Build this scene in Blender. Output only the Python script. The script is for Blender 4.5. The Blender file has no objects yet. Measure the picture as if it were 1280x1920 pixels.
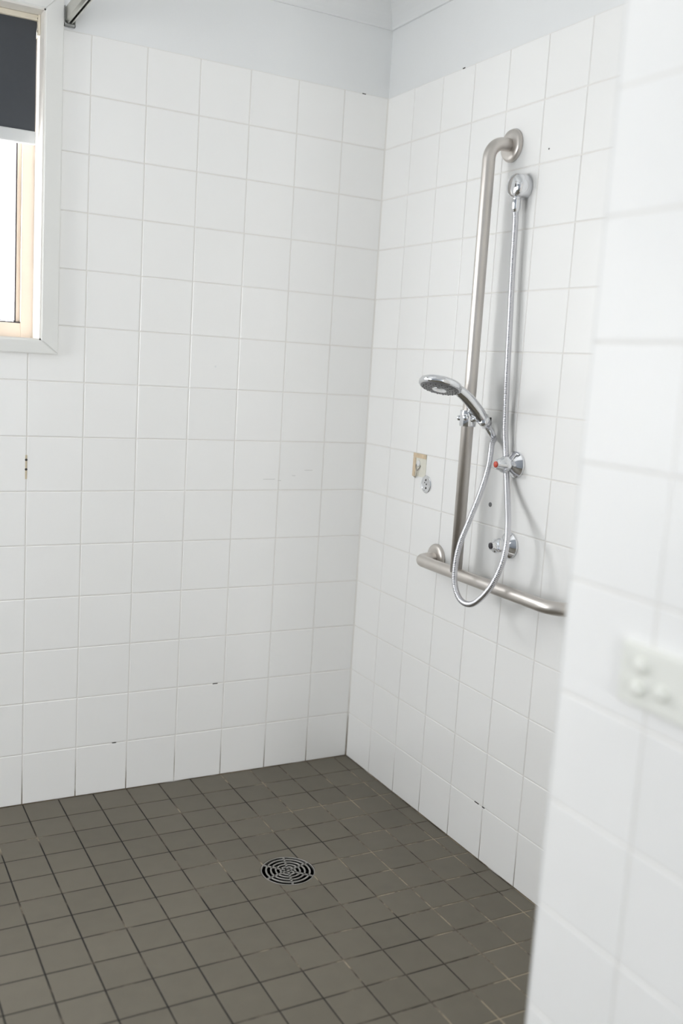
import bpy, bmesh, math, random
from mathutils import Vector, Matrix

random.seed(7)
PI = math.pi
sc = bpy.context.scene
COL = sc.collection

# ------------------------------------------------------------------ camera
CAM = Vector((-1.55442, -2.70606, 1.28894))
C_RIGHT = Vector((0.87998, -0.47102, 0.0614))
C_UP = Vector((0.0163, 0.15914, 0.98712))
C_FWD = Vector((0.47472, 0.86765, -0.14772))
FPX = 1828.96                                   # focal length in pixels of the 1280x1920 frame
cd = bpy.data.cameras.new('camera')
cam = bpy.data.objects.new('camera', cd)
COL.objects.link(cam)
cd.sensor_fit = 'VERTICAL'
cd.sensor_height = 36.0
cd.sensor_width = 24.0
cd.lens = FPX / 1920 * 36.0
cd.clip_start = 0.02
mw = Matrix.Identity(4)
for i in range(3):
    mw[i][0], mw[i][1], mw[i][2], mw[i][3] = C_RIGHT[i], C_UP[i], -C_FWD[i], CAM[i]
cam.matrix_world = mw
cd.dof.use_dof = True
cd.dof.focus_distance = 2.62
cd.dof.aperture_fstop = 1.9
sc.camera = cam

# ------------------------------------------------------------------ world, daylight, exposure
world = bpy.data.worlds.new('world')
sc.world = world
world.use_nodes = True
wn = world.node_tree
wn.nodes.clear()
wo = wn.nodes.new('ShaderNodeOutputWorld')
wb = wn.nodes.new('ShaderNodeBackground')
wb.inputs['Color'].default_value = (0.985, 0.972, 1.0, 1)
wb.inputs['Strength'].default_value = 12.5
wn.links.new(wb.outputs[0], wo.inputs[0])

sc.view_settings.view_transform = 'Standard'
sc.view_settings.look = 'None'
sc.view_settings.gamma = 1.0
sc.view_settings.use_curve_mapping = False
sc.view_settings.exposure = 0.40
try:
    sc.cycles.max_bounces = 14
    sc.cycles.diffuse_bounces = 8
    sc.cycles.glossy_bounces = 6
    sc.cycles.transparent_max_bounces = 12
    sc.cycles.caustics_reflective = False
    sc.cycles.caustics_refractive = False
    sc.cycles.sample_clamp_indirect = 6.0
    sc.cycles.use_denoising = True
except Exception:
    pass

def portal(name, loc, rot, sx, sy):             # guides the sky's light through a window opening
    l = bpy.data.lights.new(name, 'AREA')
    l.shape = 'RECTANGLE'
    l.size, l.size_y = sx, sy
    l.cycles.is_portal = True
    o = bpy.data.objects.new(name, l)
    COL.objects.link(o)
    o.location = loc
    o.rotation_euler = rot

# room and opening measures (metres); corner of the two tiled walls at the origin
P = 0.15                                        # wall tile pitch
ROWS = 14
TILE_TOP = P * ROWS
CEIL = 2.39
XL, YR = -3.1, -6.0                             # far walls behind the camera
NIB_X, NIB_Y = -0.70, -1.763
WX0, WX1, WZ0, WZ1 = -2.02, -1.02, 1.308, 2.135 # visible window opening
RX0, RX1, RZ0, RZ1 = -2.95, -1.5, 0.4, 2.05         # unseen window added in the rear wall for fill light
LY0, LY1, LZ0, LZ1 = -0.95, -0.15, 0.80, 1.80      # unseen window added in the left wall for fill light
GAP = 0.0014                                    # grout face behind tile face

portal('portal_shower_window', ((WX0+WX1)/2, 0.16, (WZ0+WZ1)/2), (-PI/2, 0, 0), WX1-WX0, WZ1-WZ0)
portal('portal_fill_window_left', (XL-0.16, (LY0+LY1)/2, (LZ0+LZ1)/2), (0, -PI/2, 0), LZ1-LZ0, LY1-LY0)
portal('portal_fill_window_rear', ((RX0+RX1)/2, YR-0.16, (RZ0+RZ1)/2), (PI/2, 0, 0), RX1-RX0, RZ1-RZ0)

# ------------------------------------------------------------------ pixel helpers
def ray(u, v):
    return C_RIGHT*((u-640)/FPX) + C_UP*(-(v-960)/FPX) + C_FWD
def on_x(u, v, x):                              # point of a pixel on the plane at this x
    d = ray(u, v)
    return CAM + d*((x-CAM.x)/d.x)
def in_frame(p, margin=20):
    d = p - CAM
    z = d.dot(C_FWD)
    if z < 0.05:
        return False
    u = 640 + FPX*d.dot(C_RIGHT)/z
    v = 960 - FPX*d.dot(C_UP)/z
    return -margin < u < 1280+margin and -margin < v < 1920+margin

# ------------------------------------------------------------------ materials
def mat(name):
    m = bpy.data.materials.new(name)
    m.use_nodes = True
    nt = m.node_tree
    nt.nodes.clear()
    out = nt.nodes.new('ShaderNodeOutputMaterial')
    b = nt.nodes.new('ShaderNodeBsdfPrincipled')
    nt.links.new(b.outputs[0], out.inputs[0])
    return m, nt, b
def plain(name, col, rough=0.5, metal=0.0, bump=0.0, bscale=300.0, spec=0.5, var=0.04, vscale=12.0):
    m, nt, b = mat(name)
    N, L = nt.nodes, nt.links
    geo = N.new('ShaderNodeNewGeometry')
    no = N.new('ShaderNodeTexNoise'); no.inputs['Scale'].default_value = vscale; no.inputs['Detail'].default_value = 4
    L.new(geo.outputs['Position'], no.inputs['Vector'])
    mx = N.new('ShaderNodeMix'); mx.data_type = 'RGBA'
    mx.inputs[6].default_value = tuple(c*(1-var) for c in col) + (1,)
    mx.inputs[7].default_value = tuple(min(1, c*(1+var)) for c in col) + (1,)
    L.new(no.outputs['Fac'], mx.inputs[0])
    L.new(mx.outputs[2], b.inputs['Base Color'])
    b.inputs['Roughness'].default_value = rough
    b.inputs['Metallic'].default_value = metal
    b.inputs['Specular IOR Level'].default_value = spec
    if bump:
        n2 = N.new('ShaderNodeTexNoise'); n2.inputs['Scale'].default_value = bscale
        L.new(geo.outputs['Position'], n2.inputs['Vector'])
        bp = N.new('ShaderNodeBump'); bp.inputs['Strength'].default_value = bump; bp.inputs['Distance'].default_value = 0.001
        L.new(n2.outputs['Fac'], bp.inputs['Height'])
        L.new(bp.outputs[0], b.inputs['Normal'])
    return m

def mat_wall_tile():
    m, nt, b = mat('glazed_white_tile')
    N, L = nt.nodes, nt.links
    oi = N.new('ShaderNodeObjectInfo')
    ra = N.new('ShaderNodeMix'); ra.data_type = 'RGBA'
    ra.inputs[6].default_value = (0.893, 0.890, 0.876, 1)
    ra.inputs[7].default_value = (0.908, 0.904, 0.890, 1)
    L.new(oi.outputs['Random'], ra.inputs[0])
    L.new(ra.outputs[2], b.inputs['Base Color'])
    b.inputs['Roughness'].default_value = 0.16
    b.inputs['Specular IOR Level'].default_value = 0.5
    geo = N.new('ShaderNodeNewGeometry')
    n2 = N.new('ShaderNodeTexNoise'); n2.inputs['Scale'].default_value = 14.0; n2.inputs['Detail'].default_value = 1
    L.new(geo.outputs['Position'], n2.inputs['Vector'])
    bp = N.new('ShaderNodeBump'); bp.inputs['Strength'].default_value = 0.12; bp.inputs['Distance'].default_value = 0.002
    L.new(n2.outputs['Fac'], bp.inputs['Height'])
    L.new(bp.outputs[0], b.inputs['Normal'])
    return m

def mat_wall_grout(name='wall_grout', reach=0.12):
    # light grout with a brown mould stain in the lowest joints
    m, nt, b = mat(name)
    N, L = nt.nodes, nt.links
    geo = N.new('ShaderNodeNewGeometry')
    sep = N.new('ShaderNodeSeparateXYZ'); L.new(geo.outputs['Position'], sep.inputs[0])
    n1 = N.new('ShaderNodeTexNoise'); n1.inputs['Scale'].default_value = 9.0; n1.inputs['Detail'].default_value = 3
    L.new(geo.outputs['Position'], n1.inputs['Vector'])
    mr = N.new('ShaderNodeMapRange')
    mr.inputs['From Min'].default_value = 0.02; mr.inputs['From Max'].default_value = reach
    mr.inputs['To Min'].default_value = 1.0; mr.inputs['To Max'].default_value = 0.0
    L.new(sep.outputs['Z'], mr.inputs['Value'])
    mul = N.new('ShaderNodeMath'); mul.operation = 'MULTIPLY'
    L.new(mr.outputs[0], mul.inputs[0])
    sub = N.new('ShaderNodeMapRange')
    sub.inputs['From Min'].default_value = 0.30; sub.inputs['From Max'].default_value = 0.47
    L.new(n1.outputs['Fac'], sub.inputs['Value'])
    L.new(sub.outputs[0], mul.inputs[1])
    n3 = N.new('ShaderNodeTexNoise'); n3.inputs['Scale'].default_value = 3.0; n3.inputs['Detail'].default_value = 3
    L.new(geo.outputs['Position'], n3.inputs['Vector'])
    base = N.new('ShaderNodeMix'); base.data_type = 'RGBA'
    base.inputs[6].default_value = (0.72, 0.70, 0.66, 1)
    base.inputs[7].default_value = (0.83, 0.815, 0.79, 1)
    L.new(n3.outputs['Fac'], base.inputs[0])
    n4 = N.new('ShaderNodeTexNoise'); n4.inputs['Scale'].default_value = 40.0
    L.new(geo.outputs['Position'], n4.inputs['Vector'])
    st = N.new('ShaderNodeMix'); st.data_type = 'RGBA'
    st.inputs[6].default_value = (0.09, 0.075, 0.055, 1)
    st.inputs[7].default_value = (0.26, 0.20, 0.13, 1)
    L.new(n4.outputs['Fac'], st.inputs[0])
    mx = N.new('ShaderNodeMix'); mx.data_type = 'RGBA'
    L.new(mul.outputs[0], mx.inputs[0])
    L.new(base.outputs[2], mx.inputs[6]); L.new(st.outputs[2], mx.inputs[7])
    L.new(mx.outputs[2], b.inputs['Base Color'])
    b.inputs['Roughness'].default_value = 0.75
    return m

def mat_floor_tile():
    m, nt, b = mat('matt_grey_floor_tile')
    N, L = nt.nodes, nt.links
    geo = N.new('ShaderNodeNewGeometry')
    oi = N.new('ShaderNodeObjectInfo')
    n1 = N.new('ShaderNodeTexNoise'); n1.inputs['Scale'].default_value = 26.0; n1.inputs['Detail'].default_value = 6
    n2 = N.new('ShaderNodeTexNoise'); n2.inputs['Scale'].default_value = 3.2; n2.inputs['Detail'].default_value = 3
    n3 = N.new('ShaderNodeTexNoise'); n3.inputs['Scale'].default_value = 900.0; n3.inputs['Detail'].default_value = 2
    for n in (n1, n2, n3):
        L.new(geo.outputs['Position'], n.inputs['Vector'])
    a = N.new('ShaderNodeMath'); a.operation = 'MULTIPLY_ADD'
    L.new(n1.outputs['Fac'], a.inputs[0]); a.inputs[1].default_value = 0.4
    a2 = N.new('ShaderNodeMath'); a2.operation = 'MULTIPLY_ADD'
    L.new(n2.outputs['Fac'], a2.inputs[0]); a2.inputs[1].default_value = 0.5
    a3 = N.new('ShaderNodeMath'); a3.operation = 'MULTIPLY'
    L.new(oi.outputs['Random'], a3.inputs[0]); a3.inputs[1].default_value = 0.25
    L.new(a3.outputs[0], a2.inputs[2]); L.new(a2.outputs[0], a.inputs[2])
    mx = N.new('ShaderNodeMix'); mx.data_type = 'RGBA'
    mx.inputs[6].default_value = FT_A + (1,)
    mx.inputs[7].default_value = FT_B + (1,)
    L.new(a.outputs[0], mx.inputs[0])
    # a few darker drip spots
    v = N.new('ShaderNodeTexVoronoi'); v.inputs['Scale'].default_value = 3.1
    L.new(geo.outputs['Position'], v.inputs['Vector'])
    sp = N.new('ShaderNodeMapRange')
    sp.inputs['From Min'].default_value = 0.02; sp.inputs['From Max'].default_value = 0.085
    sp.inputs['To Min'].default_value = 0.28; sp.inputs['To Max'].default_value = 0.0
    L.new(v.outputs['Distance'], sp.inputs['Value'])
    m2 = N.new('ShaderNodeMix'); m2.data_type = 'RGBA'
    L.new(sp.outputs[0], m2.inputs[0]); L.new(mx.outputs[2], m2.inputs[6])
    m2.inputs[7].default_value = (0.09, 0.085, 0.075, 1)
    L.new(m2.outputs[2], b.inputs['Base Color'])
    b.inputs['Roughness'].default_value = 0.52
    b.inputs['Specular IOR Level'].default_value = 0.4
    bp = N.new('ShaderNodeBump'); bp.inputs['Strength'].default_value = 0.25; bp.inputs['Distance'].default_value = 0.0006
    L.new(n3.outputs['Fac'], bp.inputs['Height'])
    L.new(bp.outputs[0], b.inputs['Normal'])
    return m
FT_A = (0.098, 0.087, 0.065)
FT_B = (0.158, 0.141, 0.107)

def mat_floor_grout():
    # patchy grout: black mould in some joints, grey brown in most, worn cream in others
    m, nt, b = mat('floor_grout')
    N, L = nt.nodes, nt.links
    geo = N.new('ShaderNodeNewGeometry')
    mp = N.new('ShaderNodeMapping'); mp.inputs['Location'].default_value = (3.7, 1.2, 0)
    L.new(geo.outputs['Position'], mp.inputs['Vector'])
    n1 = N.new('ShaderNodeTexNoise'); n1.inputs['Scale'].default_value = 6.5; n1.inputs['Detail'].default_value = 5; n1.inputs['Roughness'].default_value = 0.65
    L.new(mp.outputs[0], n1.inputs['Vector'])
    n2 = N.new('ShaderNodeTexNoise'); n2.inputs['Scale'].default_value = 1.1; n2.inputs['Detail'].default_value = 1
    L.new(mp.outputs[0], n2.inputs['Vector'])
    sep = N.new('ShaderNodeSeparateXYZ'); L.new(geo.outputs['Position'], sep.inputs[0])
    gx = N.new('ShaderNodeMapRange')
    gx.inputs['From Min'].default_value = -0.95; gx.inputs['From Max'].default_value = -0.2
    gx.inputs['To Min'].default_value = -0.07; gx.inputs['To Max'].default_value = 0.07
    L.new(sep.outputs['X'], gx.inputs['Value'])
    a = N.new('ShaderNodeMath'); a.operation = 'ADD'
    L.new(n1.outputs['Fac'], a.inputs[0]); L.new(gx.outputs[0], a.inputs[1])
    cr = N.new('ShaderNodeValToRGB')
    cr.color_ramp.elements[0].position = 0.44; cr.color_ramp.elements[0].color = (0.012, 0.011, 0.009, 1)
    cr.color_ramp.elements[1].position = 0.635; cr.color_ramp.elements[1].color = (0.34, 0.29, 0.21, 1)
    e = cr.color_ramp.elements.new(0.505); e.color = (0.035, 0.029, 0.021, 1)
    e = cr.color_ramp.elements.new(0.565); e.color = (0.12, 0.10, 0.075, 1)
    L.new(a.outputs[0], cr.inputs[0])
    L.new(cr.outputs[0], b.inputs['Base Color'])
    b.inputs['Roughness'].default_value = 0.85
    return m

def mat_steel():
    m, nt, b = mat('brushed_stainless_steel')
    N, L = nt.nodes, nt.links
    geo = N.new('ShaderNodeNewGeometry')
    n1 = N.new('ShaderNodeTexNoise'); n1.inputs['Scale'].default_value = 9.0; n1.inputs['Detail'].default_value = 5
    L.new(geo.outputs['Position'], n1.inputs['Vector'])
    mx = N.new('ShaderNodeMix'); mx.data_type = 'RGBA'
    mx.inputs[6].default_value = (0.57, 0.535, 0.50, 1); mx.inputs[7].default_value = (0.72, 0.685, 0.65, 1)
    L.new(n1.outputs['Fac'], mx.inputs[0]); L.new(mx.outputs[2], b.inputs['Base Color'])
    b.inputs['Metallic'].default_value = 1.0
    b.inputs['Roughness'].default_value = 0.40
    return m

def mat_glass():
    m, nt, b = mat('window_glass')
    N, L = nt.nodes, nt.links
    out = [n for n in N if n.type == 'OUTPUT_MATERIAL'][0]
    tr = N.new('ShaderNodeBsdfTransparent'); tr.inputs[0].default_value = (0.97, 0.985, 0.98, 1)
    gl = N.new('ShaderNodeBsdfGlossy'); gl.inputs['Roughness'].default_value = 0.02
    mx = N.new('ShaderNodeMixShader'); mx.inputs[0].default_value = 0.06
    L.new(tr.outputs[0], mx.inputs[1]); L.new(gl.outputs[0], mx.inputs[2])
    L.new(mx.outputs[0], out.inputs[0])
    N.remove(b)
    return m

M_TILE = mat_wall_tile()
M_GROUT = mat_wall_grout()
M_SILI = mat_wall_grout('corner_sealant', 0.24)
M_FTILE = mat_floor_tile()
M_FGROUT = mat_floor_grout()
M_STEEL = mat_steel()
M_GLASS = mat_glass()
M_CHROME = plain('chrome', (0.78, 0.79, 0.81), 0.07, 1.0, var=0.02)
M_HOSE = plain('chrome_hose', (0.66, 0.66, 0.69), 0.26, 1.0, var=0.02)
M_PAINT = plain('white_wall_paint', (0.80, 0.81, 0.81), 0.55, bump=0.08, var=0.02, vscale=3)
M_CEIL = plain('ceiling_paint', (0.78, 0.79, 0.79), 0.7, var=0.02, vscale=3)
M_CASING = plain('window_casing_paint', (0.76, 0.76, 0.735), 0.35, var=0.03)
M_REVEAL = plain('window_reveal_paint', (0.74, 0.72, 0.68), 0.4, var=0.03)
M_FRAME = plain('cream_window_frame', (0.60, 0.51, 0.425), 0.4, var=0.03)
M_SEAL = plain('black_window_seal', (0.035, 0.03, 0.035), 0.6)
M_BLIND = plain('charcoal_blind_fabric', (0.055, 0.060, 0.068), 0.85, bump=0.2, bscale=900, var=0.05, vscale=60)
M_BRAIL = plain('grey_blind_rail', (0.55, 0.56, 0.56), 0.4)
M_CREAM = plain('cream_plastic', (0.76, 0.70, 0.58), 0.45, var=0.10, vscale=40)
M_TRACK = plain('satin_aluminium', (0.62, 0.61, 0.56), 0.28, 1.0)
M_BLACK = plain('black_gap', (0.01, 0.01, 0.01), 0.8)
M_DARK = plain('dark_hole', (0.05, 0.045, 0.04), 0.9)
M_FACE = plain('grey_spray_face', (0.16, 0.16, 0.165), 0.32)
M_NOZ = plain('dark_rubber_nozzle', (0.06, 0.06, 0.065), 0.6)
M_RED = plain('red_indicator', (0.55, 0.07, 0.04), 0.35)
M_PLATE = plain('ivory_switch_plastic', (0.84, 0.845, 0.79), 0.35, var=0.02)
M_PVC = plain('white_edge_trim', (0.80, 0.81, 0.81), 0.12, var=0.01)
M_GRATE = plain('worn_drain_metal', (0.33, 0.32, 0.30), 0.42, 0.75, var=0.15, vscale=60)
M_TAPE = plain('beige_adhesive', (0.66, 0.53, 0.37), 0.75, var=0.25, vscale=90)
M_PAD = plain('yellowed_pad', (0.74, 0.72, 0.63), 0.6, var=0.08, vscale=60)
M_PLUG = plain('grey_wall_plug', (0.20, 0.20, 0.20), 0.6)
M_STAIN = plain('yellow_residue', (0.58, 0.50, 0.36), 0.8, var=0.2, vscale=150)
M_SCUFF = plain('grey_scuff', (0.60, 0.60, 0.58), 0.6)
M_WIRE = plain('dull_wire', (0.30, 0.27, 0.23), 0.4, 0.8)

# ------------------------------------------------------------------ geometry helpers
def link(name, me, m=None, parent=None, smooth=False, loc=None):
    if m is not None and not me.materials:
        me.materials.append(m)
    if smooth:
        for p in me.polygons:
            p.use_smooth = True
    o = bpy.data.objects.new(name, me)
    COL.objects.link(o)
    if parent is not None:
        o.parent = parent
        if parent.type == 'EMPTY':
            o.matrix_parent_inverse = Matrix.Translation(parent.location).inverted()
    if loc is not None:
        o.location = loc
    return o
def thing(name, label, cat, loc, group=None):
    o = bpy.data.objects.new(name, None)
    COL.objects.link(o)
    o.location = loc
    o.empty_display_size = 0.05
    o['label'] = label
    o['category'] = cat
    if group:
        o['group'] = group
    return o
def tag(o, label, cat):
    o['label'] = label
    o['category'] = cat
    return o
def structure(o):
    o['kind'] = 'structure'
    return o
def from_bm(bm, name):
    me = bpy.data.meshes.new(name)
    bmesh.ops.recalc_face_normals(bm, faces=bm.faces)
    bm.to_mesh(me)
    bm.free()
    return me
def add_box(bm, a, b, bev=0.0, seg=2):
    x0, x1 = sorted((a[0], b[0])); y0, y1 = sorted((a[1], b[1])); z0, z1 = sorted((a[2], b[2]))
    t = bmesh.new()
    bmesh.ops.create_cube(t, size=1.0)
    for v in t.verts:
        v.co = Vector(((x0+x1)/2 + v.co.x*(x1-x0), (y0+y1)/2 + v.co.y*(y1-y0), (z0+z1)/2 + v.co.z*(z1-z0)))
    if bev:
        bmesh.ops.bevel(t, geom=t.edges[:], offset=bev, segments=seg, affect='EDGES', profile=0.5)
    merge(bm, t)
def merge(bm, t):
    mp = {}
    for v in t.verts:
        mp[v] = bm.verts.new(v.co)
    for f in t.faces:
        try:
            bm.faces.new([mp[v] for v in f.verts])
        except ValueError:
            pass
    t.free()
def box(name, a, b, m, parent=None, bev=0.0, seg=2):
    bm = bmesh.new()
    add_box(bm, a, b, bev, seg)
    return link(name, from_bm(bm, name), m, parent)
def frames(pts):
    T = []
    n = len(pts)
    for i in range(n):
        d = pts[min(i+1, n-1)] - pts[max(i-1, 0)]
        T.append(d.normalized())
    ref = Vector((0, 1, 0)) if abs(T[0].y) < 0.9 else Vector((0, 0, 1))
    u = T[0].cross(ref).normalized()
    out = []
    for t in T:
        u = (u - t*u.dot(t)).normalized()
        out.append((t, u, t.cross(u)))
    return out
def add_tube(bm, pts, rad, seg=20, cap=True, squash=None):
    pts = [Vector(p) for p in pts]
    fr = frames(pts)
    rings = []
    for i, (p, (t, u, w)) in enumerate(zip(pts, fr)):
        r = rad(i) if callable(rad) else rad
        su, sw = squash(i) if squash else (1, 1)
        rings.append([bm.verts.new(p + u*(r*su*math.cos(2*PI*k/seg)) + w*(r*sw*math.sin(2*PI*k/seg))) for k in range(seg)])
    for a, b in zip(rings, rings[1:]):
        for k in range(seg):
            bm.faces.new((a[k], a[(k+1) % seg], b[(k+1) % seg], b[k]))
    if cap:
        bm.faces.new(rings[0]); bm.faces.new(rings[-1])
def tube(name, pts, rad, m, parent=None, seg=20, squash=None):
    bm = bmesh.new()
    add_tube(bm, pts, rad, seg, True, squash)
    return link(name, from_bm(bm, name), m, parent, True)
def add_lathe(bm, origin, axis, prof, seg=40, lobes=None):
    # prof: list of (distance along axis, radius)
    origin = Vector(origin); axis = Vector(axis).normalized()
    ref = Vector((0, 0, 1)) if abs(axis.z) < 0.9 else Vector((1, 0, 0))
    u = axis.cross(ref).normalized(); w = axis.cross(u)
    rings = []
    for h, r in prof:
        if r < 1e-6:
            rings.append([bm.verts.new(origin + axis*h)])
        else:
            rg = []
            for k in range(seg):
                th = 2*PI*k/seg
                rr = r*(lobes(h, th) if lobes else 1.0)
                rg.append(bm.verts.new(origin + axis*h + u*(rr*math.cos(th)) + w*(rr*math.sin(th))))
            rings.append(rg)
    for a, b in zip(rings, rings[1:]):
        if len(a) == 1 and len(b) == 1:
            continue
        for k in range(seg):
            k2 = (k+1) % seg
            if len(a) == 1:
                bm.faces.new((a[0], b[k2], b[k]))
            elif len(b) == 1:
                bm.faces.new((a[k], a[k2], b[0]))
            else:
                bm.faces.new((a[k], a[k2], b[k2], b[k]))
    for r in (rings[0], rings[-1]):
        if len(r) > 2:
            bm.faces.new(r)
def lathe(name, origin, axis, prof, m, parent=None, seg=40, lobes=None, smooth=True):
    bm = bmesh.new()
    add_lathe(bm, origin, axis, prof, seg, lobes)
    o = link(name, from_bm(bm, name), m, parent, smooth)
    return o
def sharpen(o, deg=35):
    # crease the hard edges of a smooth shaded mesh
    try:
        o.data.set_sharp_from_angle(angle=math.radians(deg))
    except Exception:
        pass
    return o
def arc(c, a, b, r, n=10):
    # quarter bend from c+a*r to c+b*r (unit axes a,b) about centre c
    c, a, b = Vector(c), Vector(a), Vector(b)
    return [c + a*(r*math.cos(t)) + b*(r*math.sin(t)) for t in [PI/2*i/n for i in range(n+1)]]
def catmull(pts, n=10):
    pts = [Vector(p) for p in pts]
    P_ = [pts[0]*2 - pts[1]] + pts + [pts[-1]*2 - pts[-2]]
    out = []
    for i in range(1, len(P_)-2):
        p0, p1, p2, p3 = P_[i-1:i+3]
        for k in range(n):
            t = k/n
            out.append(0.5*((2*p1) + (p2-p0)*t + (2*p0-5*p1+4*p2-p3)*t*t + (3*p1-p0-3*p2+p3)*t**3))
    out.append(pts[-1])
    return out
def resample(pts, step):
    out = [pts[0]]
    acc = 0.0
    for a, b in zip(pts, pts[1:]):
        L = (b-a).length
        if L == 0:
            continue
        d = step - acc
        while d <= L:
            out.append(a + (b-a)*(d/L))
            d += step
        acc = L - (d - step)
    return out

# ------------------------------------------------------------------ tile pieces
# A tile is a polygon in local (s, t), face at n = 0 towards the room, bevelled rim, sides going into the wall.
_cache = {}
def tile_mesh(poly, m, to3, key, bev=0.0016, depth=0.0045):
    k = (key, tuple((round(s, 4), round(t, 4)) for s, t in poly))
    if k in _cache:
        return _cache[k]
    n = len(poly)
    area = sum(poly[i][0]*poly[(i+1) % n][1] - poly[(i+1) % n][0]*poly[i][1] for i in range(n))
    sg = 1 if area > 0 else -1
    def inset(d):
        out = []
        for i in range(n):
            p, c, q = poly[i-1], poly[i], poly[(i+1) % n]
            def nrm(a, b):
                dx, dy = b[0]-a[0], b[1]-a[1]
                L = math.hypot(dx, dy)
                return (-dy/L*sg, dx/L*sg)
            n1, n2 = nrm(p, c), nrm(c, q)
            den = 1 + n1[0]*n2[0] + n1[1]*n2[1]
            den = max(den, 0.3)
            out.append((c[0] + (n1[0]+n2[0])/den*d, c[1] + (n1[1]+n2[1])/den*d))
        return out
    loops = [(poly, -depth), (poly, -bev*0.75), (inset(bev*0.35), -bev*0.2), (inset(bev), 0.0)]
    verts, faces = [], []
    for lp, h in loops:
        verts += [to3(s, t, h) for s, t in lp]
    for L in range(3):
        for i in range(n):
            j = (i+1) % n
            faces.append((L*n+i, L*n+j, (L+1)*n+j, (L+1)*n+i))
    faces.append(tuple(range(3*n, 4*n)))
    me = bpy.data.meshes.new(key)
    me.from_pydata([tuple(v) for v in verts], [], faces)
    me.update()
    bm = bmesh.new(); bm.from_mesh(me)
    bmesh.ops.recalc_face_normals(bm, faces=bm.faces)
    # an open shell: make sure the face looks at the room
    out = Vector(to3(0, 0, 1)) - Vector(to3(0, 0, 0))
    if sum((f.normal.dot(out) for f in bm.faces)) < 0:
        bmesh.ops.reverse_faces(bm, faces=bm.faces)
    bm.to_mesh(me); bm.free()
    me.materials.append(m)
    _cache[k] = me
    return me

def lay_tiles(parent, pieces, origin3, to3, m, key, name='tile', limit=300, jitter=0.0):
    # pieces: polygons in wall coordinates; origin3(s,t) gives the world place
    vis, rest = [], []
    for poly in pieces:
        cs = sum(p[0] for p in poly)/len(poly); ct = sum(p[1] for p in poly)/len(poly)
        pts = [origin3(*p) for p in poly] + [origin3(cs, ct)]
        d = (origin3(cs, ct) - CAM).length
        if any(in_frame(p) for p in pts):
            vis.append((d, cs, ct, poly))
        else:
            rest.append((d, cs, ct, poly))
    vis.sort(key=lambda a: a[0])
    rest += vis[limit:]
    vis = vis[:limit]
    for d, cs, ct, poly in vis:
        loc = [(round(s-cs, 5), round(t-ct, 5)) for s, t in poly]
        me = tile_mesh(loc, m, to3, key)
        o = link(name, me, None, parent, loc=origin3(cs, ct))
        if jitter:
            o.rotation_euler = [random.gauss(0, jitter) for _ in range(3)]
    if rest:
        bm = bmesh.new()
        for d, cs, ct, poly in rest:
            loc = [(round(s-cs, 5), round(t-ct, 5)) for s, t in poly]
            me = tile_mesh(loc, m, to3, key)
            base = len(bm.verts)
            off = origin3(cs, ct)
            vs = [bm.verts.new(v.co + off) for v in me.vertices]
            for f in me.polygons:
                bm.faces.new([vs[i] for i in f.vertices])
        me = bpy.data.meshes.new('further_tiles')
        bm.to_mesh(me); bm.free()
        o = link('further_tiles', me, m, parent)
        o['kind'] = 'stuff'

def rect(s0, s1, t0, t1, g):
    return [(s0+g, t0+g), (s1-g, t0+g), (s1-g, t1-g), (s0+g, t1-g)]
G2 = 0.0014                                     # half a joint

# ================================================================== STRUCTURE
def two_tone_wall(name, boxes):
    bm = bmesh.new()
    idx = []
    for a, b, mi in boxes:
        n0 = len(bm.faces)
        add_box(bm, a, b)
        bm.faces.ensure_lookup_table()
        for f in bm.faces[n0:]:
            f.material_index = mi
    me = bpy.data.meshes.new(name)
    bmesh.ops.recalc_face_normals(bm, faces=bm.faces)
    bm.to_mesh(me); bm.free()
    me.materials.append(M_GROUT); me.materials.append(M_PAINT)
    return structure(link(name, me))
TH = 0.13
# back wall (behind the shower), with the window opening
wall_back = two_tone_wall('wall_back', [
    ((XL-TH, GAP, -0.05), (WX0, TH, TILE_TOP), 0),
    ((WX0, GAP, -0.05), (WX1, TH, WZ0), 0),
    ((WX1, GAP, -0.05), (TH, TH, TILE_TOP), 0),
    ((XL-TH, GAP, TILE_TOP), (WX0, TH, CEIL+0.1), 1),
    ((WX1, GAP, TILE_TOP), (TH, TH, CEIL+0.1), 1),
    ((WX0, GAP, WZ1), (WX1, TH, CEIL+0.1), 1)])
wall_right = two_tone_wall('wall_right', [
    ((GAP, NIB_Y-0.1, -0.05), (TH, GAP, TILE_TOP), 0),
    ((GAP, NIB_Y-0.1, TILE_TOP), (TH, GAP, CEIL+0.1), 1)])
wall_nib = two_tone_wall('wall_nib', [
    ((NIB_X+GAP, YR, -0.05), (GAP, NIB_Y-GAP, TILE_TOP-0.012), 0),
    ((NIB_X+GAP, YR, TILE_TOP-0.012), (GAP, NIB_Y-GAP, CEIL+0.1), 1)])
M_PAINT2 = plain('blue_grey_bounce_cut_paint', (0.36, 0.39, 0.43), 0.55, bump=0.08, var=0.02, vscale=3)  # dark tone chosen for unseen walls to cut bounce onto the near wall
def paint_wall(name, boxes):
    bm = bmesh.new()
    for a, b in boxes:
        add_box(bm, a, b)
    return structure(link(name, from_bm(bm, name), M_PAINT2))
paint_wall('wall_left', [
    ((XL-TH, YR, -0.05), (XL, LY0, CEIL+0.1)),
    ((XL-TH, LY1, -0.05), (XL, GAP, CEIL+0.1)),
    ((XL-TH, LY0, -0.05), (XL, LY1, LZ0)),
    ((XL-TH, LY0, LZ1), (XL, LY1, CEIL+0.1))])
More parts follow.
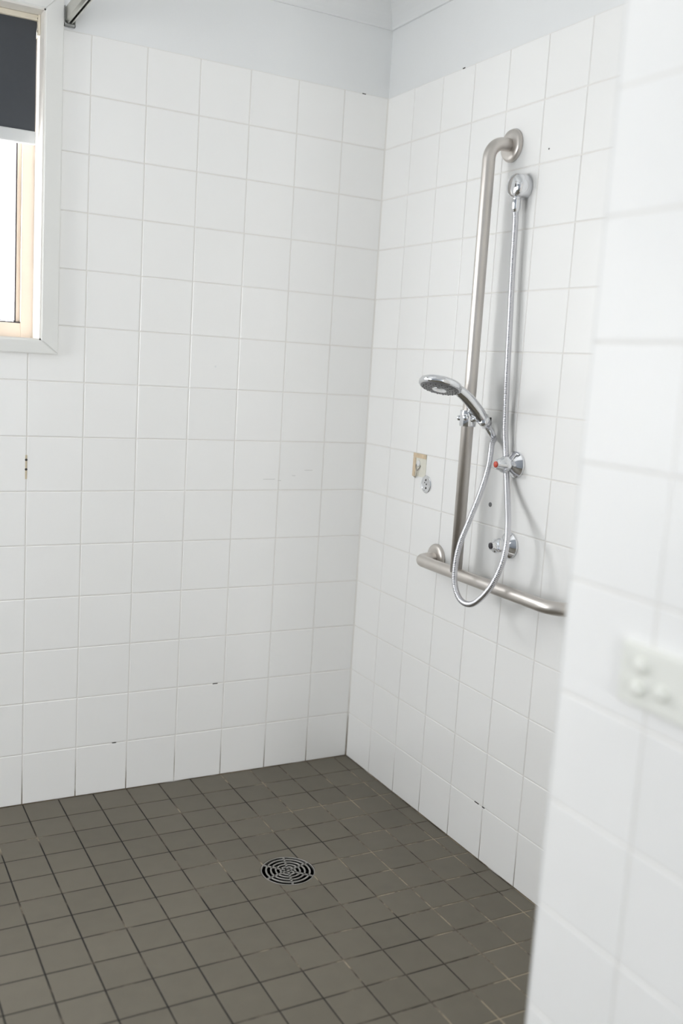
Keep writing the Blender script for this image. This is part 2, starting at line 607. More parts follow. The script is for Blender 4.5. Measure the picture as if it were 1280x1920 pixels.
paint_wall('wall_rear', [
    ((XL-TH, YR-TH, -0.05), (RX0, YR, CEIL+0.1)),
    ((RX1, YR-TH, -0.05), (TH, YR, CEIL+0.1)),
    ((RX0, YR-TH, -0.05), (RX1, YR, RZ0)),
    ((RX0, YR-TH, RZ1), (RX1, YR, CEIL+0.1))])
bm = bmesh.new(); add_box(bm, (XL-TH, YR-TH, CEIL), (TH, TH, CEIL+0.12))
structure(link('ceiling', from_bm(bm, 'ceiling'), M_CEIL))

# floor slab with a hole for the drain
DX, DY, DR = -0.5, -0.612, 0.0700
bm = bmesh.new()
x0, x1, y0, y1 = XL-TH, TH, YR-TH, TH
ring, square = [], []
NS = 48
for k in range(NS):
    th = 2*PI*k/NS
    c, s = math.cos(th), math.sin(th)
    ring.append((DX+DR*c, DY+DR*s))
    f = 0.3/max(abs(c), abs(s))
    square.append((DX+f*c, DY+f*s))
zt, zb = -0.0012, -0.08
def ringface(zv):
    a = [bm.verts.new((x, y, zv)) for x, y in ring]
    b = [bm.verts.new((x, y, zv)) for x, y in square]
    for k in range(NS):
        bm.faces.new((a[k], a[(k+1) % NS], b[(k+1) % NS], b[k]))
    return a
ta = ringface(zt)
ba = [bm.verts.new((x, y, zb)) for x, y in ring]
for k in range(NS):
    bm.faces.new((ta[k], ta[(k+1) % NS], ba[(k+1) % NS], ba[k]))
def quad(xa, xb, ya, yb):
    bm.faces.new([bm.verts.new(p) for p in ((xa, ya, zt), (xb, ya, zt), (xb, yb, zt), (xa, yb, zt))])
sx0, sx1, sy0, sy1 = DX-0.3, DX+0.3, DY-0.3, DY+0.3
quad(x0, sx0, y0, y1); quad(sx1, x1, y0, y1); quad(sx0, sx1, y0, sy0); quad(sx0, sx1, sy1, y1)
me = bpy.data.meshes.new('floor')
bm.normal_update()
for f in bm.faces:
    if abs(f.normal.z) > 0.5 and f.normal.z < 0:
        f.normal_flip()
bm.to_mesh(me); bm.free()
floor = structure(link('floor', me, M_FGROUT))

# ---- wall tiles
def back3(s, t): return Vector((s, 0, t))
def back_n(s, t, h): return (s, -h, t)
def right3(s, t): return Vector((0, -s, t))
def right_n(s, t, h): return (-h, -s, t)
def nib3(s, t): return Vector((NIB_X, -s, t))
def floor3(s, t): return Vector((s, t, 0))
def floor_n(s, t, h): return (s, t, h)

pieces = []
cx1, cz0 = WX1+0.012, WZ0-0.012                  # tiles stop under the casing
cx0 = WX0-0.012
for c in range(22):
    for r in range(ROWS):
        a0, a1, b0, b1 = -(c+1)*P, -c*P, r*P, (r+1)*P
        if b1 <= cz0 or a0 >= cx1 or a1 <= cx0:
            pieces.append(rect(a0, a1, b0, b1, G2)); continue
        if a1 > cx1:                             # right edge of the window
            if b0 >= cz0:
                pieces.append(rect(cx1-G2, a1, b0, b1, G2))
            else:
                g = G2
                pieces.append([(a0+g, b0+g), (a1-g, b0+g), (a1-g, b1-g), (cx1, b1-g), (cx1, cz0), (a0+g, cz0)])
        elif a0 < cx0:
            if b0 >= cz0:
                pieces.append(rect(a0, cx0+G2, b0, b1, G2))
            else:
                g = G2
                pieces.append([(a0+g, b0+g), (a1-g, b0+g), (a1-g, cz0), (cx0, cz0), (cx0, b1-g), (a0+g, b1-g)])
        elif b0 < cz0:
            pieces.append(rect(a0, a1, b0, cz0+G2, G2))
lay_tiles(wall_back, pieces, back3, back_n, M_TILE, 'wall_tile_back', jitter=0.0010)
pieces = [rect(c*P, min((c+1)*P, -NIB_Y), r*P, (r+1)*P, G2) for c in range(12) for r in range(ROWS)]
lay_tiles(wall_right, pieces, right3, right_n, M_TILE, 'wall_tile_right', jitter=0.0010)
pieces = []
s = -NIB_Y + 0.004
while s < -YR:
    for r in range(ROWS):
        pieces.append(rect(s, s+P, max(0, r*P-0.012), (r+1)*P-0.012, G2))
    s += P
lay_tiles(wall_nib, pieces, nib3, right_n, M_TILE, 'wall_tile_nib', jitter=0.0008)

# ---- floor tiles, 100 mm
FX0, FY0, FPY = -0.048, -0.0116, 0.0992
xs = [0.0] + [FX0-0.1*k for k in range(0, 32)]
ys = [0.0] + [FY0-FPY*k for k in range(1, 61)]
FG = 0.0017                                     # half a floor joint
def drain_cut(a0, a1, b0, b1):
    # rectangle minus the drain disc, as one polygon with the arc facing the drain
    R = DR + 0.001
    g = FG
    poly = rect(a0, a1, b0, b1, g)
    inside = [math.hypot(p[0]-DX, p[1]-DY) < R for p in poly]
    cx, cy = (a0+a1)/2, (b0+b1)/2
    # dense outline, dropping what is in the disc, then closing along the arc
    out = []
    dense = []
    for i in range(4):
        p, q = poly[i], poly[(i+1) % 4]
        for k in range(200):
            t = k/200
            dense.append((p[0]+(q[0]-p[0])*t, p[1]+(q[1]-p[1])*t))
    flags = [math.hypot(x-DX, y-DY) < R for x, y in dense]
    if not any(flags):
        return [poly]
    if all(flags):
        return []
    n = len(dense)
    segs = []
    i = next(k for k in range(n) if flags[k-1] and not flags[k])
    cur = []
    for k in range(n):
        j = (i+k) % n
        if not flags[j]:
            cur.append(dense[j])
        elif cur:
            segs.append(cur); cur = []
    if cur:
        segs.append(cur)
    if len(segs) != 1:
        return None
    seg = segs[0]
    corners = set(poly)
    keep = [seg[0]] + [p for p in seg[1:-1] if p in corners] + [seg[-1]]
    a = math.atan2(seg[-1][1]-DY, seg[-1][0]-DX); b = math.atan2(seg[0][1]-DY, seg[0][0]-DX)
    d = (b-a+PI) % (2*PI) - PI
    na = max(4, int(abs(d)/0.12))
    keep += [(DX+R*math.cos(a+d*k/na), DY+R*math.sin(a+d*k/na)) for k in range(1, na)]
    return [keep]
pieces = []
for xa, xb in zip(xs, xs[1:]):
    for ya, yb in zip(ys, ys[1:]):
        if xa > NIB_X and yb < NIB_Y:
            continue
        pc = drain_cut(xb, xa, yb, ya)
        if pc is None:
            pc = []
        pieces += pc
lay_tiles(floor, pieces, floor3, floor_n, M_FTILE, 'floor_tile', jitter=0.0015)

# sealant in the corner of the two tiled walls
bm = bmesh.new()
prof = [(0.004, 0.004), (-0.004, 0.004), (-0.004, 0.0), (-0.0012, -0.0012), (0.0, -0.004), (0.004, -0.004)]
lo = [bm.verts.new((x, y, 0.0)) for x, y in prof]; hi = [bm.verts.new((x, y, TILE_TOP)) for x, y in prof]
for k in range(len(prof)):
    j = (k+1) % len(prof)
    bm.faces.new((lo[k], lo[j], hi[j], hi[k]))
bm.faces.new(lo); bm.faces.new(hi)
link('corner_sealant', from_bm(bm, 'corner_sealant'), M_SILI, wall_back)

# rounded edge bead at the end of the near wall
bm = bmesh.new()
rr = 0.0065
prof = [(NIB_X+0.02, NIB_Y)] + [(NIB_X+rr-rr*math.cos(t), NIB_Y-rr+rr*math.sin(t)) for t in [PI/2*(1-k/8) for k in range(9)]] + [(NIB_X, NIB_Y-0.005), (NIB_X+0.003, NIB_Y-0.005), (NIB_X+0.02, NIB_Y-0.003)]
lo = [bm.verts.new((x, y, 0.0)) for x, y in prof]; hi = [bm.verts.new((x, y, TILE_TOP)) for x, y in prof]
for k in range(len(prof)):
    j = (k+1) % len(prof)
    bm.faces.new((lo[k], lo[j], hi[j], hi[k]))
bm.faces.new(lo); bm.faces.new(hi)
o = structure(link('trim_2', from_bm(bm, 'trim_2'), M_PVC, None, True)); sharpen(o, 50)
o['label'] = 'rounded white edge trim on the end of the near tiled wall'

# cove cornice round the shower corner
CZ0, CR = 2.294, 0.092
def cove(n=10):
    pf = [(0.0, CZ0), (0.007, CZ0), (0.009, CZ0+0.004)]
    # concave quarter from the wall to the ceiling
    cxx, czz = 0.009+CR-0.012, CZ0+0.004
    for k in range(1, n):
        t = PI/2*k/n
        pf.append((cxx - (CR-0.012)*math.cos(t), czz + (CR-0.012)*math.sin(t)))
    pf += [(CR+0.004, CEIL-0.008), (CR+0.004, CEIL), (0.0, CEIL)]
    return pf
pf = cove()
bm = bmesh.new()
path = [lambda d, z: (XL, -d+GAP, z), lambda d, z: (-d+GAP, -d+GAP, z), lambda d, z: (-d+GAP, NIB_Y, z)]
rings = [[bm.verts.new(f(d, z)) for d, z in pf] for f in path]
for a, b in zip(rings, rings[1:]):
    for k in range(len(pf)-1):
        bm.faces.new((a[k], a[k+1], b[k+1], b[k]))
structure(link('trim_1', from_bm(bm, 'trim_1'), M_CEIL))['label'] = 'white cove cornice between ceiling and walls'

# wear on the tiled walls
def disc(name, c, axis, r, h, m, parent, seg=16):
    return lathe(name, c, axis, [(-0.002, r), (h*0.6, r), (h, r*0.8), (h, 0)], m, parent, seg, smooth=False)
for z in (0.987, 0.961):
    disc('screw_hole', (-1.051, 0.0, z), (0, -1, 0), 0.0034, 0.0006, M_DARK, wall_back)
box('residue_streak', (-1.0535, 0.001, 0.935), (-1.0485, -0.0004, 1.000), M_STAIN, wall_back)
for (x, z, w) in ((-0.479, 0.2995, 0.008), (-0.789, 0.1503, 0.006), (-0.085, 2.099, 0.006)):
    box('grout_chip', (x-w, 0.001, z-0.0013), (x+w, -0.0003, z+0.0013), M_DARK, wall_back)
for (y, z, w) in ((-0.722, 0.1500, 0.009), (-0.752, 0.1497, 0.005), (-0.395, 2.1, 0.005)):
    box('grout_chip', (0.001, y-w, z-0.0012), (-0.0003, y+w, z+0.0012), M_DARK, wall_right)
for (x, z, w) in ((-0.33, 0.934, 0.022), (-0.20, 0.962, 0.014), (-0.30, 0.930, 0.008), (-0.25, 0.945, 0.006)):
    box('scuff_mark', (x-w, 0.001, z-0.0007), (x+w, -0.0002, z+0.0007), M_SCUFF, wall_back)
disc('wall_chip', (-0.521, 0.0, 1.265), (0, -1, 0), 0.003, 0.0006, M_PVC, wall_back)
disc('wall_chip', (0.0, -0.782, 1.831), (-1, 0, 0), 0.0022, 0.0005, M_DARK, wall_right)

# ================================================================== WINDOW
win = bpy.data.objects.new('window_1', None); COL.objects.link(win)
win.location = ((WX0+WX1)/2, 0, WZ0); structure(win)
win['label'] = 'white cased window with cream sash beside the shower'
def casing_piece(p):
    # p: outline in (x, z), inner edge first; a proud board with a softened outer edge
    bm = bmesh.new()
    f = [bm.verts.new((x, -0.016, z)) for x, z in p]
    b = [bm.verts.new((x, 0.001, z)) for x, z in p]
    bm.faces.new(f); bm.faces.new(b)
    n = len(p)
    for k in range(n):
        j = (k+1) % n
        bm.faces.new((f[k], f[j], b[j], b[k]))
    bmesh.ops.recalc_face_normals(bm, faces=bm.faces)
    es = [e for e in bm.edges if all(v.co.y < -0.01 for v in e.verts)]
    bmesh.ops.bevel(bm, geom=es, offset=0.0022, segments=2, affect='EDGES')
    return link('casing', from_bm(bm, 'casing'), M_CASING, win)
CW = 0.045
CB = 0.036
ix0, ix1, iz0, iz1 = WX0, WX1, WZ0, WZ1
ox0, ox1, oz0, oz1 = ix0-CW, ix1+CW, iz0-CB, iz1+CW
casing_piece([(ix1, iz0), (ix1, iz1), (ox1, oz1), (ox1, oz0)])
casing_piece([(ix0, iz0), (ix0, iz1), (ox0, oz1), (ox0, oz0)])
casing_piece([(ix0, iz0), (ix1, iz0), (ox1, oz0), (ox0, oz0)])
casing_piece([(ix0, iz1), (ix1, iz1), (ox1, oz1), (ox0, oz1)])
e = 0.004
box('reveal', (ix1-e, -0.012, iz0), (ix1+0.001, 0.085, iz1), M_REVEAL, win)
box('reveal', (ix0-0.001, -0.012, iz0), (ix0+e, 0.085, iz1), M_REVEAL, win)
box('reveal', (ix0, -0.012, iz0-0.001), (ix1, 0.085, iz0+e), M_REVEAL, win)
box('reveal', (ix0, -0.012, iz1-e), (ix1, 0.085, iz1+0.001), M_REVEAL, win)
FD0, FD1 = 0.082, 0.128
fw = 0.036
box('frame', (ix1-fw, FD0, iz0), (ix1, FD1, iz1), M_FRAME, win, 0.001)
box('frame', (ix0, FD0, iz0), (ix0+fw, FD1, iz1), M_FRAME, win, 0.001)
box('frame', (ix0+fw, FD0, iz0), (ix1-fw, FD1, iz0+0.042), M_FRAME, win, 0.001)
box('frame', (ix0+fw, FD0, iz1-0.042), (ix1-fw, FD1, iz1), M_FRAME, win, 0.001)
sx1, sx0, sz0, sz1 = ix1-fw, ix0+fw, iz0+0.046, iz1-0.046
box('sash_rail', (sx1-0.010, FD0+0.012, sz0), (sx1-0.0005, FD1-0.006, sz1), M_FRAME, win)
box('sash_rail', (sx0+0.0005, FD0+0.012, sz0), (sx0+0.010, FD1-0.006, sz1), M_FRAME, win)
box('seal', (sx1-0.0135, FD0+0.014, sz0), (sx1-0.010, FD0+0.03, sz1), M_SEAL, win)
box('seal', (sx0+0.010, FD0+0.014, sz0), (sx0+0.0135, FD0+0.03, sz1), M_SEAL, win)
box('seal', (sx0, FD0+0.003, sz0-0.004), (sx1, FD0+0.03, sz0-0.0005), M_SEAL, win)
box('seal', (sx0+0.0135, FD0+0.014, sz0+0.001), (sx1-0.0135, FD0+0.03, sz0+0.003), M_SEAL, win)
box('pane', (sx0+0.012, FD0+0.020, sz0), (sx1-0.012, FD0+0.024, sz1), M_GLASS, win)

# unseen rear window, added to brighten the room from behind the camera
w2 = bpy.data.objects.new('fill_window_rear', None); COL.objects.link(w2)
w2.location = ((RX0+RX1)/2, YR, RZ0); structure(w2)
ra, rb, rm = YR-0.10, YR-0.04, (RX0+RX1)/2
for a, b in (((RX0, ra, RZ0), (RX0+0.05, rb, RZ1)), ((RX1-0.05, ra, RZ0), (RX1, rb, RZ1)),
             ((RX0+0.05, ra, RZ0), (RX1-0.05, rb, RZ0+0.05)), ((RX0+0.05, ra, RZ1-0.05), (RX1-0.05, rb, RZ1)),
             ((rm-0.03, ra, RZ0+0.05), (rm+0.03, rb, RZ1-0.05))):
    box('frame', a, b, M_FRAME, w2, 0.002)
for xa, xb in ((RX0+0.05, rm-0.03), (rm+0.03, RX1-0.05)):
    box('pane', (xa, YR-0.072, RZ0+0.05), (xb, YR-0.068, RZ1-0.05), M_GLASS, w2)

# unseen left window, added to brighten the right wall and corner
w3 = bpy.data.objects.new('fill_window_left', None); COL.objects.link(w3)
w3.location = (XL, (LY0+LY1)/2, LZ0); structure(w3)
for a, b in (((XL-0.10, LY0, LZ0), (XL-0.04, LY0+0.05, LZ1)), ((XL-0.10, LY1-0.05, LZ0), (XL-0.04, LY1, LZ1)),
             ((XL-0.10, LY0+0.05, LZ0), (XL-0.04, LY1-0.05, LZ0+0.05)), ((XL-0.10, LY0+0.05, LZ1-0.05), (XL-0.04, LY1-0.05, LZ1))):
    box('frame', a, b, M_FRAME, w3, 0.002)
box('pane', (XL-0.072, LY0+0.05, LZ0+0.05), (XL-0.068, LY1-0.05, LZ1-0.05), M_GLASS, w3)

# ================================================================== ROLLER BLIND
bl = thing('roller_blind', 'charcoal grey roller blind half lowered in the white cased window', 'blind', ((WX0+WX1)/2, 0.05, 1.81))
bx1, bx0 = WX1-0.010, WX0+0.010
box('fabric', (bx0+0.002, 0.0455, 1.843), (bx1-0.002, 0.0470, 2.1215), M_BLIND, bl)
bm = bmesh.new(); add_box(bm, (bx0, 0.040, 1.811), (bx1, 0.052, 1.845), 0.004, 3)
o = link('bottom_rail', from_bm(bm, 'bottom_rail'), M_BRAIL, bl); o['label'] = 'pale grey bottom rail'
tube('roller', [(bx0, 0.0635, 2.106), (bx1, 0.0635, 2.106)], 0.0155, M_BLIND, bl, 24)
box('head_rail', (bx0, 0.036, 2.117), (bx1, 0.050, 2.1305), M_CREAM, bl, 0.0015)['label'] = 'cream head rail'
br = box('bracket', (bx1, 0.030, 2.083), (bx1+0.0055, 0.080, 2.1305), M_CREAM, bl, 0.001)
br2 = box('bracket', (bx0-0.0055, 0.030, 2.083), (bx0, 0.080, 2.1305), M_CREAM, bl, 0.001)
for z in (2.091, 2.122):
    o = lathe('screw', (bx1-0.0005, 0.037, z), (-1, 0, 0), [(0, 0.0028), (0.001, 0.0028), (0.0014, 0.0015), (0.0014, 0)], M_WIRE, br, 12)

# ================================================================== CURTAIN TRACK
tr = thing('curtain_track', 'satin metal shower curtain track running out from the wall beside the window', 'curtain track', (-0.958, -0.01, 2.125))
txa, txb, tza, tzb = -0.971, -0.948, 2.112, 2.150
bm = bmesh.new()
prof = [(txa, tzb), (txa, tza+0.006), (txa+0.005, tza), (txa+0.0085, tza), (txa+0.0085, tza+0.003), (txa+0.006, tza+0.008), (txa+0.004, tza+0.010),
        (txa+0.004, tzb-0.004), (txb-0.004, tzb-0.004), (txb-0.004, tza+0.010), (txb-0.006, tza+0.008), (txb-0.0085, tza+0.003), (txb-0.0085, tza), (txb-0.005, tza), (txb, tza+0.006), (txb, tzb)]
fa = [bm.verts.new((x, -0.004, z)) for x, z in prof]; fb = [bm.verts.new((x, -1.763, z)) for x, z in prof]
for k in range(len(prof)):
    j = (k+1) % len(prof)
    bm.faces.new((fa[k], fa[j], fb[j], fb[k]))
bm.faces.new(fa); bm.faces.new(fb)
link('rail', from_bm(bm, 'rail'), M_TRACK, tr)
box('slot_shade', (txa+0.0085, -0.006, tza+0.006), (txb-0.0085, -1.762, tza+0.012), M_BLACK, tr)  # black strip set in the slot to stand in for its shade
bm = bmesh.new()
add_box(bm, (txa-0.003, 0.0, tza-0.006), (txb+0.003, -0.0035, tzb+0.004), 0.001)
add_box(bm, (txa-0.003, 0.0, tza-0.006), (txa-0.0002, -0.012, tzb+0.004), 0.0008)
add_box(bm, (txb+0.0002, 0.0, tza-0.006), (txb+0.003, -0.012, tza+0.012), 0.0008)
add_box(bm, (txa-0.003, 0.0, tza-0.006), (txb+0.003, -0.012, tza-0.0005), 0.0008)
o = link('end_bracket', from_bm(bm, 'end_bracket'), plain('dull_grey_bracket', (0.34, 0.35, 0.34), 0.45, 0.6), tr)
o['label'] = 'dull grey wall bracket'

# ================================================================== GRAB RAIL
GX, GY, GZ = -0.070, -0.640, 0.767
GT = 1.860
YA, YB = -0.447, -1.047
TR = 0.0160
gr = thing('grab_rail', 'brushed stainless steel T-shaped grab rail on the right tiled wall', 'grab rail', (0, GY, GZ))
BR = 0.042
pts = [Vector((-0.002, GY, GT)), Vector((GX+BR, GY, GT))] + arc((GX+BR, GY, GT-BR), (0, 0, 1), (-1, 0, 0), BR, 14)[1:] + [Vector((GX, GY, GT-BR-0.02)), Vector((GX, GY, 1.3)), Vector((GX, GY, GZ))]
tube('upright_bar', pts, TR, M_STEEL, gr, 28)
pts = [Vector((-0.002, YA, GZ)), Vector((GX+BR, YA, GZ))] + arc((GX+BR, YA-BR, GZ), (0, 1, 0), (-1, 0, 0), BR, 14)[1:] \
    + [Vector((GX, GY, GZ))] + arc((GX+0.062, YB+0.062, GZ), (-1, 0, 0), (0, -1, 0), 0.062, 14) + [Vector((-0.002, YB, GZ))]
tube('cross_bar', pts, TR*1.02, M_STEEL, gr, 28)
for c in ((0, GY, GT), (0, YA, GZ), (0, YB, GZ)):
    prof = [(0, 0.040), (0.004, 0.0405), (0.0085, 0.0385), (0.0115, 0.034), (0.0125, 0.026), (0.0125, 0.0155)]
    sharpen(lathe('flange', c, (-1, 0, 0), prof, M_STEEL, gr, 48), 50)

# ================================================================== SHOWER OUTLET ELBOW
OY, OZ = -0.703, 1.751
el = thing('shower_outlet', 'chrome wall elbow outlet at the top of the shower hose', 'shower outlet', (0, OY, OZ))
prof = [(0, 0.0300), (0.003, 0.0306), (0.024, 0.0304), (0.032, 0.0292), (0.037, 0.0262), (0.0400, 0.0205), (0.0415, 0.012), (0.042, 0.0)]
o = lathe('body', (0, OY, OZ), (-1, 0, 0), prof, M_CHROME, el, 48); sharpen(o, 45)
NX, NY = -0.026, OY-0.004
lathe('outlet_thread', (NX, NY, OZ-0.024), (0, 0, -1), [(0, 0.0095), (0.012, 0.0095)], M_CHROME, el, 24)

# ================================================================== HAND SHOWER
SY = -0.682
hs = thing('hand_shower', 'round chrome hand shower head on a curved handle, clipped to the upright rail', 'shower head', (-0.05, SY, 1.17))
HT = math.radians(16)
hn = Vector((-math.sin(HT), -0.15, -math.cos(HT))).normalized()   # spray direction
hc = Vector((-0.190, SY+0.004, 1.2500))                            # centre of the spray face
prof = [(-0.0005, 0.0), (-0.0005, 0.049), (0.0, 0.052), (0.004, 0.0545), (0.010, 0.0545), (0.0155, 0.052), (0.020, 0.044), (0.0235, 0.030), (0.025, 0.014), (0.0255, 0.0)]
sharpen(lathe('head_shell', hc, -hn, prof, M_CHROME, hs, 56), 60)
fp = lathe('spray_face', hc, hn, [(-0.001, 0.0495), (0.0016, 0.0490), (0.0032, 0.046), (0.0042, 0.030), (0.0045, 0.0)], M_FACE, hs, 48)
fp['label'] = 'dark grey spray face'
fu = hn.cross(Vector((0, 1, 0))).normalized(); fv = hn.cross(fu)
lathe('selector_ring', hc + hn*0.0035, hn, [(0, 0.0185), (0.002, 0.0185), (0.003, 0.0165), (0.003, 0.0)], M_CHROME, fp, 32)
for (rr_, n) in ((0.026, 10), (0.034, 14), (0.042, 18)):
    for k in range(n):
        a = 2*PI*k/n
        p = hc + fu*(rr_*math.cos(a)) + fv*(rr_*math.sin(a)) + hn*0.003
        lathe('nozzle', p, hn, [(0, 0.0016), (0.0022, 0.0011), (0.0022, 0)], M_NOZ, fp, 8)
hp = catmull([(-0.158, SY+0.002, 1.2555), (-0.135, SY, 1.2460), (-0.112, SY, 1.2320), (-0.088, SY, 1.2120), (-0.066, SY, 1.1915), (-0.046, SY, 1.1705), (-0.032, SY, 1.1530)], 6)
nh = len(hp)
def hrad(i):
    t = i/(nh-1)
    return 0.0125 + 0.0030*math.sin(PI*min(1, t*0.95)) - 0.0035*max(0, (t-0.6)/0.4)**1.3
sharpen(tube('handle', hp, hrad, M_CHROME, hs, 24, squash=lambda i: (1.0, 1.25 - 0.25*i/(nh-1))), 60)
gs = [p + Vector((-0.0078, -0.003, -0.0092)) for p in hp[7:31]]
o = tube('grip_strip', gs, lambda i: 0.0062*math.sin(PI*min(1, max(0.12, (i+1)/len(gs)*1.0)))**0.4, plain('dark_grip_strip', (0.10, 0.095, 0.085), 0.28), hs, 16, squash=lambda i: (0.55, 1.15))
o['label'] = 'dark strip along the underside of the handle'
hb = Vector((-0.032, SY, 1.1530)); hd = (hp[-1]-hp[-4]).normalized()
p = hp[-7] + Vector((0.0085, -0.0065, 0.0055))
box('marker_window', p+Vector((-0.002, -0.004, -0.007)), p+Vector((0.003, 0.004, 0.007)), M_BLACK, hs, 0.001)

# bracket that clamps on the rail
HZ = 1.176
hd_ = thing('shower_holder', 'chrome clamp on the upright rail carrying the hand shower', 'shower holder', (GX, GY, HZ))
bm = bmesh.new()
add_lathe(bm, (GX, GY, HZ-0.0205), (0, 0, 1), [(0, 0.0163), (0, 0.0205), (0.002, 0.0215), (0.039, 0.0215), (0.041, 0.0205), (0.041, 0.0163)], 40)
o = link('clamp_ring', from_bm(bm, 'clamp_ring'), M_CHROME, hd_, True); sharpen(o, 40)
kn = (GX-0.009, GY+0.014, HZ-0.001)
lathe('clamp_screw', kn, (-0.55, 0.84, 0), [(0, 0.0050), (0.005, 0.0050), (0.005, 0.0072), (0.0105, 0.0074), (0.0120, 0.0060), (0.0125, 0.0)], M_CHROME, hd_, 24)
cupc = Vector((-0.050, SY, 1.1740))
cd_ = Vector((-0.66, 0, 0.75)).normalized()
lathe('cradle', cupc - cd_*0.016, cd_, [(0, 0.0125), (0, 0.0140), (0.024, 0.0172), (0.024, 0.0150)], M_CHROME, hd_, 28)
tube('arm', [(GX-0.002, GY-0.016, HZ), (-0.056, SY+0.013, 1.1765)], 0.0095, M_CHROME, hd_, 20)
lathe('tilt_button', (GX-0.019, GY-0.016, HZ+0.003), (-0.75, -0.62, 0.15), [(0, 0.0085), (0.004, 0.0085), (0.0065, 0.006), (0.007, 0)], M_CHROME, hd_, 24)

# ================================================================== HOSE
hose_px = [(921.5, 834, .034), (915.5, 875, .052), (900, 925, .075), (880, 975, .098), (862, 1020, .118), (853.5, 1060, .127),
           (852.5, 1095, .128), (861, 1122, .126), (877, 1133, .124), (895, 1127, .122), (920, 1100, .115), (940, 1060, .102),
           (949.5, 1020, .090), (952, 980, .070), (951, 935, .040), (949.5, 900, .024), (948.3, 868, .0195), (947.6, 835, .0195), (947, 800, .021), (950.5, 700, .025), (955.5, 600, .024), (960.5, 500, .024), (965.5, 420, .025)]
hpts = [hb + hd*0.014, hb + hd*0.030] + [on_x(u, v, -x) for u, v, x in hose_px] + [Vector((NX, NY, OZ-0.064)), Vector((NX, NY, OZ-0.052))]
sm = resample(catmull(hpts, 24), 0.0011)
ho = thing('shower_hose', 'ribbed chrome shower hose hanging in a loop below the hand shower', 'hose', (-0.12, -0.77, 0.72))
def hose_r(i):
    return 0.0068 + 0.0008*(1, 0.75, -0.2, 0.75)[i % 4]
tube('ribbed_tube', sm, hose_r, M_HOSE, ho, 12)
sharpen(lathe('coupling_nut', hb - hd*0.004, hd, [(0, 0.0095), (0.014, 0.0098), (0.022, 0.0090), (0.028, 0.0068)], M_CHROME, ho, 24), 40)
sharpen(lathe('coupling_nut', (NX, NY, OZ-0.032), (0, 0, -1), [(0, 0.0100), (0.001, 0.0112), (0.022, 0.0112), (0.026, 0.0095), (0.030, 0.0072)], M_CHROME, ho, 24), 40)

# ================================================================== TAPS
def tap(name, label, y, z, ind_mat, ind_label, rot, length):
    t = thing(name, label, 'tap', (0, y, z))
    fl = [(0, 0.0335), (0.003, 0.0338), (0.005, 0.0330), (0.013, 0.0215), (0.016, 0.0150), (0.018, 0.0120), (0.018, 0.008)]
    sharpen(lathe('wall_flange', (0, y, z), (-1, 0, 0), fl, M_CHROME, t, 48), 30)
    L = length
    hp_ = [(0.016, 0.0100), (0.025, 0.0105), (0.0275, 0.0175), (0.032, 0.0200), (0.039, 0.0198), (0.046, 0.0172), (L-0.012, 0.0135), (L-0.004, 0.0115), (L, 0.0100), (L, 0.0)]
    def lob(h, th):
        k = min(1.0, max(0.0, (h-0.0265)/0.006))
        return 1 + 0.13*k*math.cos(4*th + rot)
    sharpen(lathe('handle', (0, y, z), (-1, 0, 0), hp_, M_CHROME, t, 64, lob), 50)
    o = lathe('indicator', (-L+0.0005, y, z), (-1, 0, 0), [(0, 0.0082), (0.0018, 0.0080), (0.0032, 0.006), (0.0036, 0)], ind_mat, t, 24)
    o['label'] = ind_label
tap('hot_tap', 'chrome wall tap with red button, upper of the two taps', -0.764, 1.071, M_RED, 'red button', 0.5, 0.064)
tap('cold_tap', 'chrome wall tap with dark button, lower of the two taps', -0.766, 0.865, M_SEAL, 'dark button', 1.9, 0.060)

# ================================================================== SMALL WALL FITTINGS
hk = thing('adhesive_hook', 'square yellowed adhesive hook pad on the right wall near the corner', 'wall hook', (0, -0.3235, 0.983))
ya, yb, za, zb_ = -0.289, -0.357, 0.984, 1.051
box('pad', (0.0, ya, za), (-0.0014, yb, zb_), M_PAD, hk, 0.0004)
box('tape_edge', (-0.0013, ya, zb_-0.013), (-0.0030, yb, zb_), M_TAPE, hk, 0.0005)
box('tape_edge', (-0.0013, ya, za-0.002), (-0.0030, ya-0.014, zb_-0.014), M_TAPE, hk, 0.0005)
tube('wire_hook', catmull([(-0.0025, -0.306, 1.018), (-0.004, -0.309, 1.010), (-0.006, -0.316, 1.001), (-0.006, -0.3165, 0.990), (-0.005, -0.312, 0.981), (-0.003, -0.303, 0.980), (-0.002, -0.296, 0.983)], 5), 0.0011, M_WIRE, hk, 8)
tube('wire_hook', catmull([(-0.0025, -0.329, 1.017), (-0.004, -0.326, 1.009), (-0.006, -0.3175, 1.000)], 5), 0.0011, M_WIRE, hk, 8)
lathe('clear_boss', (-0.0012, -0.317, 1.022), (-1, 0, 0), [(0, 0.010), (0.002, 0.009), (0.003, 0.006), (0.003, 0)], plain('clear_white_plastic', (0.75, 0.75, 0.74), 0.2), hk, 20)

dp = thing('wall_plate', 'small round chrome plate with dark screw holes beside the adhesive hook', 'wall plate', (0, -0.3645, 0.967))
sharpen(lathe('plate', (0, -0.3645, 0.967), (-1, 0, 0), [(0, 0.0255), (0.0018, 0.0255), (0.003, 0.0240), (0.0034, 0.0205), (0.0026, 0.0190), (0.0026, 0)], M_CHROME, dp, 40), 30)
for (dy, dz, r) in ((0.001, 0.012, 0.0030), (-0.003, 0.0, 0.0024), (-0.002, -0.011, 0.0032), (0.006, 0.004, 0.0016), (0.006, -0.019, 0.0022)):
    lathe('screw_hole', (-0.0024, -0.3645+dy, 0.967+dz), (-1, 0, 0), [(0, r), (0.0005, r), (0.0005, 0)], M_DARK, dp, 14, smooth=False)

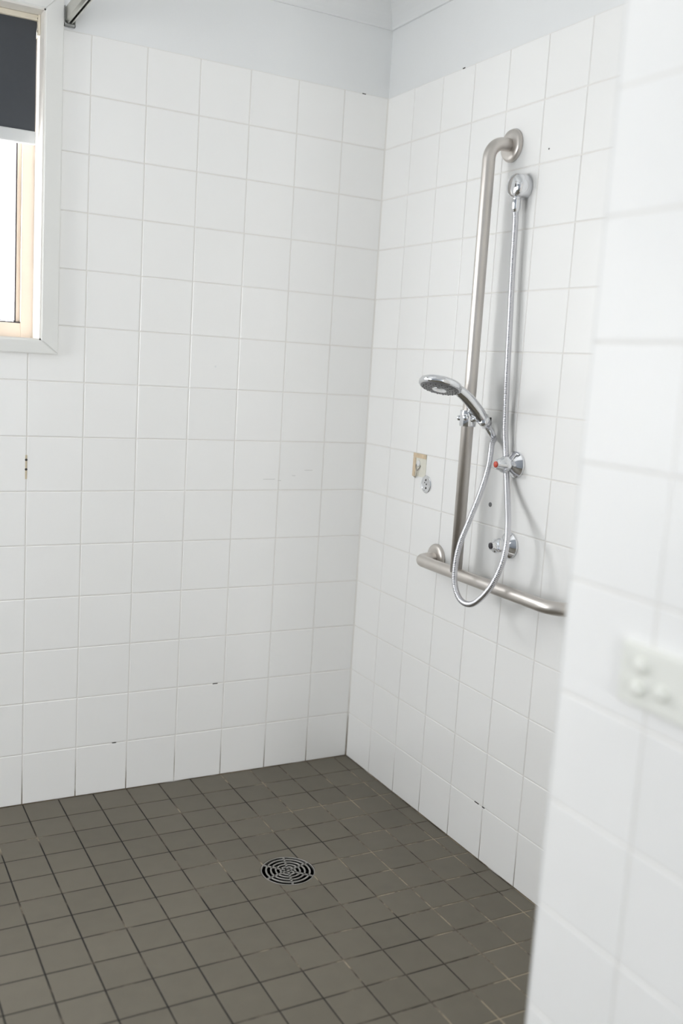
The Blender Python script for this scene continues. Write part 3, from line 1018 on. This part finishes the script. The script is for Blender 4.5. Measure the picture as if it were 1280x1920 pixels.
wp = lathe('wall_plug', (0, -0.672, 0.955), (-1, 0, 0), [(0, 0.0062), (0.0014, 0.0060), (0.0020, 0.0048), (0.0010, 0.0030), (0.0010, 0)], M_PLUG, None, 20)
tag(wp, 'small grey plug in a tile between the rail and the hose', 'wall plug')

sw = thing('light_switch', 'ivory light switch plate with three buttons on the near wall', 'light switch', (NIB_X, -1.934, 0.951))
box('plate', (NIB_X, -1.877, 0.914), (NIB_X-0.0085, -1.991, 0.988), M_PLATE, sw, 0.003, 3)
for (y, z) in ((-1.912, 0.965), (-1.909, 0.936), (-1.946, 0.942)):
    lathe('button', (NIB_X-0.008, y, z), (-1, 0, 0), [(0, 0.0095), (0.004, 0.0092), (0.0065, 0.0075), (0.0075, 0.004), (0.0078, 0)], M_PLATE, sw, 28)

# ================================================================== FLOOR DRAIN
dr = thing('floor_drain', 'round metal floor drain grate with concentric slots', 'drain', (DX, DY, -0.002))
sharpen(lathe('frame_ring', (DX, DY, -0.006), (0, 0, 1), [(0, 0.0695), (0, 0.0698), (0.0058, 0.0698), (0.0064, 0.0692), (0.0064, 0.0675), (0.0058, 0.0668), (0, 0.0668)], M_GRATE, dr, 64), 30)
bm = bmesh.new()
RO = 0.0662
for r0, r1 in ((0.0, 0.14), (0.245, 0.325), (0.44, 0.505), (0.625, 0.695), (0.815, 0.885)):
    zt_, zb2 = 0.0008, -0.0018
    a, b = r0*RO, r1*RO
    if r0 == 0:
        add_lathe(bm, (DX, DY, 0), (0, 0, 1), [(zb2, 0), (zb2, b), (zt_-0.0005, b), (zt_, b-0.0005), (zt_, 0)], 48)
    else:
        add_lathe(bm, (DX, DY, 0), (0, 0, 1), [(zb2, a), (zb2, b), (zt_-0.0005, b), (zt_, b-0.0006), (zt_, a+0.0006), (zt_-0.0005, a), (zb2, a)], 64)
for k in range(6):
    a = math.radians(15.5 + 60*k)
    t = bmesh.new()
    bmesh.ops.create_cube(t, size=1.0)
    for v in t.verts:
        v.co = Vector((0.004 + (v.co.x+0.5)*(RO+0.0006-0.004), v.co.y*0.0056, -0.0005 + v.co.z*0.0026))
        v.co = Vector((DX + v.co.x*math.cos(a) - v.co.y*math.sin(a), DY + v.co.x*math.sin(a) + v.co.y*math.cos(a), v.co.z))
    merge(bm, t)
o = link('grate', from_bm(bm, 'grate'), M_GRATE, dr); sharpen(o, 30)
lathe('waste_pipe', (DX, DY, -0.0055), (0, 0, -1), [(0, 0.0690), (0.0, 0.0655), (0.060, 0.0655), (0.060, 0.0)], M_BLACK, dr, 48)
